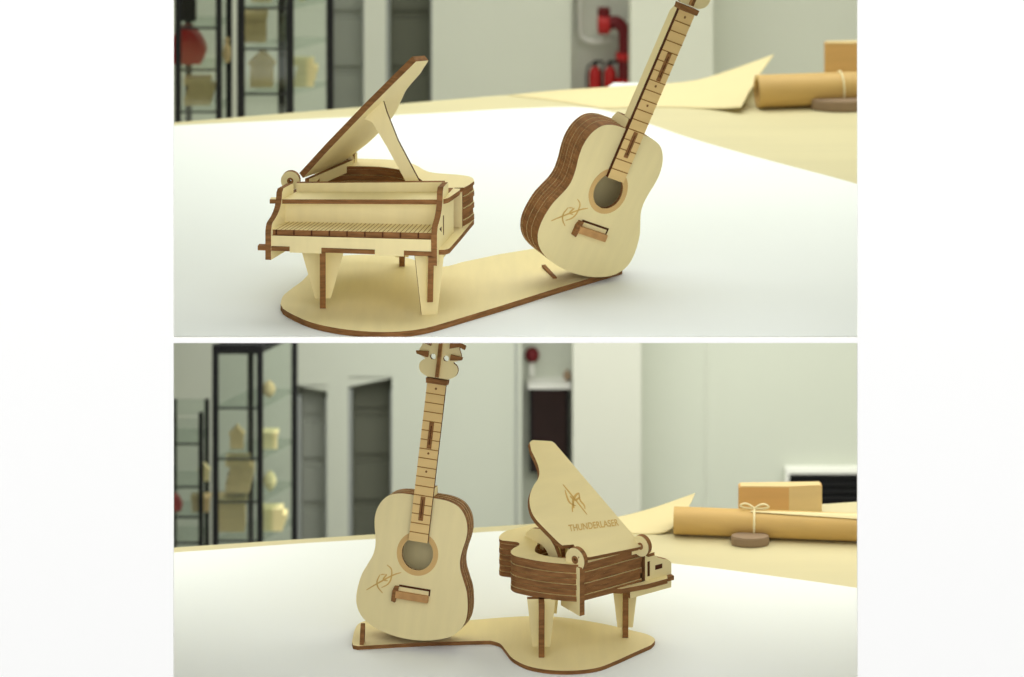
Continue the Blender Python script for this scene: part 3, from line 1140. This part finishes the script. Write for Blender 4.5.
# rests that hold the guitars
p = at_z(361.5, 645, BASE_L) - obL
bm = NB()
plate(bm, [(0, 4), (7, 4), (10, 12), (10, 22), (7, 24), (3, 16)], [], -2.0, 2.0, lambda x, y, w: (p.x * 1000 + w + x * 0.12, p.y * 1000 + x * 1.2, y))
obj('guitar_rest', bm, [EDGE, EDGE], BL)
a = at_z(543.5, 267, BASE_U) - obU
b = at_z(555, 278.5, BASE_U) - obU
c2 = at_z(586, 279, BASE_U) - obU
bm = NB()
d = (b - a)
L = d.length * 1000
d.normalize()
plate(bm, [(0, 1), (L, 1), (L, 8.5), (0, 9.5)], [], -2, 2, lambda x, y, w: (a.x * 1000 + d.x * x + d.y * w, a.y * 1000 + d.y * x - d.x * w, y))
obj('guitar_rest', bm, [EDGE, EDGE], BU)

# ------------------------------------------------------------------ background: upper room


def cabinet(label, x0, x1, xm, Yn, Yf, ztop, zbot, shelves, pw, top=False, name='display_cabinet'):
    """Black framed glass display case: front between x0..xm, side receding xm..x1 (pixels)."""
    A, B = at(x0, 0, Yn), at(xm, 0, Yn)
    Cc, D = at(x1, 0, Yf), at(x1 - (xm - x0) * Yn / Yf, 0, Yf)
    c = Vector(((A.x + Cc.x) / 2, (Yn + Yf) / 2, zbot))
    T = thing(name, c, label, 'display cabinet')
    q = [Vector((v.x, v.y, 0)) - Vector((c.x, c.y, 0)) for v in (A, B, Cc, D)]
    H = ztop - zbot
    for v in q:
        bm = NB()
        box(bm, (v.x - pw / 2, v.y - pw / 2, 0), (v.x + pw / 2, v.y + pw / 2, H))
        obj('post', bm, BLACK, T)

    def slab(nm, z0, z1, m, k=1.0):
        bm = NB()
        lo = [bm.verts.new((v.x * k, v.y * k, z0)) for v in q]
        hi = [bm.verts.new((v.x * k, v.y * k, z1)) for v in q]
        bm.faces.new(lo)
        bm.faces.new(hi)
        for i in range(4):
            bm.faces.new((lo[i], lo[(i + 1) % 4], hi[(i + 1) % 4], hi[i]))
        return obj(nm, bm, m, T)
    slab('bottom_panel', 0.0, 0.02, BLACK, 1.02)
    slab('top_panel', H - (0.014 if top else 0.004), H, BLACK if top else GLASS, 1.03)
    for z in shelves:
        slab('shelf', z - zbot - 0.003, z - zbot + 0.003, GLASS, 0.99)
        bm = NB()
        e = 0.0018
        tube(bm, [q[0] + Vector((0, 0, z - zbot)), q[1] + Vector((0, 0, z - zbot))], e, 6)
        obj('shelf_rail', bm, BLACK, T)
    for i in (0, 1):
        v, w = q[i], q[i + 1]
        d = (w - v).normalized()
        nrm = Vector((-d.y, d.x, 0)) * 0.0015
        bm = NB()
        pts = [v + nrm, w + nrm, w - nrm, v - nrm]
        lo = [bm.verts.new((p.x, p.y, 0.02)) for p in pts]
        hi = [bm.verts.new((p.x, p.y, H - 0.008)) for p in pts]
        bm.faces.new(lo)
        bm.faces.new(hi)
        for k in range(4):
            bm.faces.new((lo[k], lo[(k + 1) % 4], hi[(k + 1) % 4], hi[k]))
        obj('glass_pane', bm, GLASS, T)
    return T


def item(kind, px, Y, z, w, h, m, label, d=None):
    Y = 4.54
    """Small craft item standing on a shelf at pixel column px."""
    x = X(px, Y)
    d = min(d or w * 0.7, 0.04)
    bm = NB()
    nm = {'house': 'wooden_house_model', 'block': 'craft_box', 'round': 'paper_lantern', 'bag': 'red_bag', 'stack': 'card_stack', 'vase': 'wooden_vase'}[kind]
    if kind == 'house':
        plate(bm, [(-w * 500, 0), (w * 500, 0), (w * 500, h * 600), (w * 620, h * 620), (0, h * 1000), (-w * 620, h * 620), (-w * 500, h * 600)], [], -d * 500, d * 500, TZ, 0, 0)
    elif kind == 'block':
        box(bm, (-w / 2, -d / 2, 0), (w / 2, d / 2, h * 0.8))
        box(bm, (-w / 2 - 0.002, -d / 2 - 0.002, h * 0.8), (w / 2 + 0.002, d / 2 + 0.002, h))
    elif kind == 'stack':
        for i in range(4):
            o_ = 0.003 * ((i * 7) % 3 - 1)
            box(bm, (-w / 2 + o_, -d / 2, h * i / 4 + 0.0003), (w / 2 + o_, d / 2, h * (i + 1) / 4))
    elif kind == 'round':
        lathe(bm, [(w * 0.15, 0), (w * 0.4, h * 0.2), (w * 0.5, h * 0.5), (w * 0.4, h * 0.8), (w * 0.15, h)], (0, 0, 0), 'z', 20)
    elif kind == 'vase':
        lathe(bm, [(w * 0.3, 0), (w * 0.5, h * 0.3), (w * 0.4, h * 0.6), (w * 0.2, h * 0.8), (w * 0.32, h)], (0, 0, 0), 'z', 20)
    elif kind == 'bag':
        pts = spline([(-w * 500, 0), (-w * 540, h * 500), (-w * 300, h * 820), (0, h * 1000), (w * 330, h * 760), (w * 560, h * 330), (w * 430, 0)], 4)
        plate(bm, pts, [], -d * 500, d * 500, TZ, 0, 0)
    o = obj(nm, bm, m)
    o.location = (x, Y, z + 0.0035)
    return tag(o, label, {'house': 'model house', 'block': 'box', 'round': 'lantern', 'bag': 'bag', 'stack': 'card stack', 'vase': 'vase'}[kind])


Yc0, Yc1 = 4.50, 4.57
sh_u = [Z(94, 4.5), Z(49, 4.5), Z(8, 4.5)]
cabinet('tall black-framed glass cabinet behind the upper piano, nearer the grey doors', 241, 330, 290, Yc0, Yc1, -0.55, -1.2, sh_u, 0.011)
sh_u2 = [Z(112, 4.5), Z(70, 4.5), Z(28, 4.5)]
cabinet('black-framed glass cabinet at the left edge of the upper scene holding a red bag', 178, 229, 219, 4.50, 4.57, -0.60, -1.2, sh_u2, 0.009)
item('house', 262, 4.52, sh_u[0], 0.034, 0.055, ITEM, 'pale wooden model house on the lowest cabinet shelf behind the upper piano')
item('stack', 306, 4.58, sh_u[0], 0.030, 0.042, ITEM2, 'stack of cream cards on the lowest cabinet shelf near the grey door, upper scene')
item('block', 255, 4.52, sh_u[1], 0.034, 0.045, ITEM, 'pale wooden box on the middle cabinet shelf behind the upper piano')
item('vase', 284, 4.55, sh_u[1], 0.018, 0.040, DOORD, 'dark vase on the middle cabinet shelf behind the upper piano')
item('round', 302, 4.58, sh_u[2], 0.028, 0.036, ITEM2, 'cream lantern on the top visible cabinet shelf, upper scene')
item('house', 262, 4.52, sh_u[2], 0.030, 0.040, ITEM, 'pale wooden model house on the top visible cabinet shelf, upper scene')
item('bag', 187, 4.55, sh_u2[1], 0.052, 0.055, RED, 'red bag on the left cabinet shelf at the edge of the upper scene')
item('block', 186, 4.55, sh_u2[2], 0.030, 0.045, BLACK, 'black box on the shelf above the red bag, upper scene')
item('stack', 200, 4.55, sh_u2[0], 0.040, 0.040, ITEM, 'stack of tan boards on the shelf below the red bag, upper scene')
item('vase', 227, 4.64, sh_u2[1], 0.014, 0.036, ITEM, 'small tan vase between the red bag and the tall cabinet')

# red fire pipe and extinguishers in the recess
bm = NB()
Yp = YW + 0.025
pts = [at(625, 98, Yp), at(625, 60, Yp), at(625, 40, Yp), at(624, 30, Yp), at(616, 22, Yp), at(607, 24, Yp), at(604, 16, Yp), at(604, 8, Yp)]
tube(bm, [Vector(p) for p in spline([tuple(v) for v in pts], 5)], 0.0105, 14)
pt = obj('fire_pipe', bm, DARKRED)
tag(pt, 'dark red bent fire pipe in the wall recess left of the upper guitar neck', 'pipe')
for a in ((625, 56), (625, 82)):
    bm = NB()
    lathe(bm, [(0.014, -0.006), (0.016, 0), (0.014, 0.006)], at(a[0], a[1], Yp), 'z', 16)
    obj('pipe_flange', bm, RED, pt)
bm = NB()
lathe(bm, [(0.010, -0.014), (0.017, -0.012), (0.017, 0.004), (0.008, 0.008)], at(606, 24, Yp), 'x', 16)
obj('pipe_flange', bm, RED, pt)
bm = NB()
pts = [at(580, -20, Yp + 0.025), at(580, 26, Yp + 0.025), at(583, 38, Yp + 0.025), at(596, 42, Yp + 0.025), at(612, 40, Yp + 0.025)]
tube(bm, [Vector(p) for p in spline([tuple(v) for v in pts], 5)], 0.004, 10)
tag(obj('white_pipe', bm, WHITEM), 'thin pale pipe curving behind the red fire pipe', 'pipe')
for i, px_ in enumerate((595, 610)):
    Ye = YW + 0.03
    zb_ = Z(100, Ye)
    p = Vector((X(px_, Ye), Ye, zb_))
    T = thing('fire_extinguisher', p, ['red fire extinguisher in the wall recess, left of the pair', 'red fire extinguisher in the wall recess, right of the pair, by the pipe'][i], 'fire extinguisher')
    hgt = Z(66, Ye) - zb_
    bm = NB()
    r = 0.010
    lathe(bm, [(r * 0.9, 0), (r, 0.003), (r, hgt * 0.8), (r * 0.7, hgt * 0.93), (r * 0.3, hgt)], (0, 0, 0), 'z', 20)
    obj('cylinder_body', bm, RED, T, smooth=False)
    bm = NB()
    lathe(bm, [(r * 0.32, hgt), (r * 0.32, hgt + 0.006)], (0, 0, 0), 'z', 10)
    box(bm, (-0.003, -0.003, hgt + 0.005), (0.014, 0.003, hgt + 0.009))
    obj('valve', bm, BLACK, T)
    bm = NB()
    tube(bm, [Vector(q) for q in spline([(-0.002, -0.002, hgt + 0.005), (-0.012, -0.004, hgt), (-0.014, -0.004, hgt * 0.6), (-0.013, -0.004, hgt * 0.35)], 4)], 0.0018, 6)
    obj('hose', bm, BLACK, T)
# shelf the extinguishers stand on
struct('trim_4', box(NB(), (X(571), YW + 0.01, Z(100, YW + 0.03) - 0.02), (X(631), YW + 0.06, Z(100, YW + 0.03))), WALL)

# ------------------------------------------------------------------ background: lower room
sh_l = [Z(541, 4.5), Z(502, 4.5), Z(459, 4.5), Z(408, 4.5)]
cabinet('tall black-topped glass display cabinet at the left of the lower scene, beside the grey doors', 215.5, 294.5, 260, 4.50, 4.58, Z(344.5, 4.50), -1.9, sh_l, 0.009, True)
sh_l2 = [Z(543, 4.52), Z(517, 4.52), Z(487, 4.52), Z(444, 4.52)]
cabinet('low black-framed glass rack at the far left of the lower scene', 168, 207, 201, 4.52, 4.58, Z(417, 4.5), -1.9, sh_l2, 0.007, False, 'display_rack')
item('house', 237, 4.52, sh_l[2], 0.020, 0.034, ITEM, 'pale wooden model house on the second cabinet shelf from the top, lower scene')
item('stack', 240, 4.52, sh_l[1], 0.036, 0.052, ITEM, 'stack of tan boards on the third cabinet shelf from the top, lower scene')
item('block', 270, 4.58, sh_l[2], 0.022, 0.026, ITEM2, 'cream box on the second cabinet shelf by the grey door, lower scene')
item('round', 269, 4.58, sh_l[3], 0.020, 0.024, ITEM, 'tan lantern on the top cabinet shelf by the grey door, lower scene')
item('round', 270, 4.58, sh_l[1], 0.020, 0.028, ITEM2, 'cream lantern on the third cabinet shelf by the grey door, lower scene')
item('stack', 274, 4.58, sh_l[0], 0.034, 0.034, ITEM2, 'stack of cream cards on the bottom cabinet shelf by the grey door, lower scene')
item('block', 232, 4.50, sh_l[0], 0.040, 0.050, BOXP, 'tan box on the bottom cabinet shelf, lower scene')
item('house', 204, 4.58, sh_l2[2], 0.016, 0.026, ITEM2, 'cream model house on the low rack left of the tall cabinet, lower scene')
item('block', 201, 4.58, sh_l2[1], 0.026, 0.022, ITEM, 'tan box on the lower shelf of the rack at the far left, lower scene')
item('bag', 175, 4.56, sh_l2[1], 0.020, 0.024, RED, 'red bag on the rack at the left edge of the lower scene')

# alarm bell, dark framed cabinet, pipe bracket
Ya = YW + 0.06
p = at(532, 354, Ya)
T = thing('alarm_bell', (p.x, Ya, p.z), 'round dark red alarm bell high on the wall above the dark cabinet', 'alarm bell')
bm = NB()
lathe(bm, [(0.0120, 0.0), (0.0120, -0.006), (0.0105, -0.012), (0.006, -0.016), (0.002, -0.017)], (0, 0, 0), 'y', 28)
obj('gong', bm, DARKRED, T, smooth=True)
bm = NB()
box(bm, (-0.004, -0.008, -0.034), (0.004, 0, -0.012))
obj('bracket', bm, WHITEM, T)
a, b = at(529.5, 382, Ya), at(568.5, 466, Ya)
T = thing('hose_cabinet', ((a.x + b.x) / 2, Ya, b.z), 'dark brown framed wall cabinet behind the lower piano lid', 'wall cabinet')
w, h = (b.x - a.x) / 2, a.z - b.z
bm = NB()
box(bm, (-w, -0.03, 0), (w, 0, h))
obj('cabinet_body', bm, BLACK, T)
bm = NB()
box(bm, (-w + 0.005, -0.034, 0.005), (w - 0.005, -0.03, h - 0.005))
dd = obj('cabinet_door', bm, HOSE, T)
bm = NB()
box(bm, (-w - 0.003, -0.036, h), (w + 0.003, 0, h + 0.008))
obj('lintel', bm, WHITEM, T)
p = at(567, 372, Ya)
bm = NB()
lathe(bm, [(0.004, 0.0), (0.004, -0.014), (0.0065, -0.015), (0.0065, -0.024), (0.003, -0.026)], (0, 0, 0), 'y', 16)
o = obj('wall_knob', bm, TAUPE)  # small knob on the wall
o.location = (p.x, Ya, p.z)
tag(o, 'small grey knob on the wall above the right corner of the dark cabinet', 'knob')

# black slatted grille on the right of the lower back wall
Yg = YW
a, b = at(788, 470, Yg), at(900, 512, Yg)
T = thing('wall_grille', ((a.x + b.x) / 2, Yg, b.z), 'black slatted grille low on the right back wall of the lower scene', 'grille')
w, h = (b.x - a.x) / 2, a.z - b.z
bm = NB()
box(bm, (-w, -0.006, 0), (w, 0, h))
obj('backing', bm, BLACK, T)
for k in range(6):
    bm = NB()
    z = h * (k + 0.5) / 6
    box(bm, (-w + 0.004, -0.014, z - 0.003), (w - 0.004, -0.006, z + 0.001))
    obj('slat', bm, BLACK, T)
bm = NB()
box(bm, (-w - 0.005, -0.018, h), (w + 0.005, 0, h + 0.007))
box(bm, (-w - 0.005, -0.018, 0), (-w, 0, h))
obj('frame', bm, WHITEM, T)

# a faint vertical panel joint on each back wall
struct('trim_5', box(NB(), (X(515.5), YW - 0.002, zb2), (X(517), YW, zt2)), DOORF)
struct('trim_6', box(NB(), (X(706), YW - 0.002, zb2), (X(707), YW, zt2)), WALL)

# things of one kind share a group
GROUPS = {'grand_piano_model': 'toy grand pianos', 'acoustic_guitar_model': 'toy guitars', 'plywood_plinth': 'plywood bases under the toys',
          'worktable': 'beige worktables', 'kraft_paper_roll': 'kraft paper rolls', 'wooden_disc': 'taupe discs', 'plywood_box': 'plywood boxes',
          'curled_sheet': 'curled cream sheets', 'fire_extinguisher': 'fire extinguishers in the recess', 'display_cabinet': 'glass display cabinets',
          'wooden_house_model': 'model houses on the cabinet shelves', 'craft_box': 'boxes on the cabinet shelves',
          'paper_lantern': 'lanterns on the cabinet shelves', 'card_stack': 'stacks on the cabinet shelves',
          'red_bag': 'red bags', 'wooden_vase': 'vases on the cabinet shelves', 'paper_sheet': 'white papers on the worktables'}
for o in bpy.data.objects:
    k = o.name.split('.')[0]
    if o.parent is None and k in GROUPS:
        o['group'] = GROUPS[k]
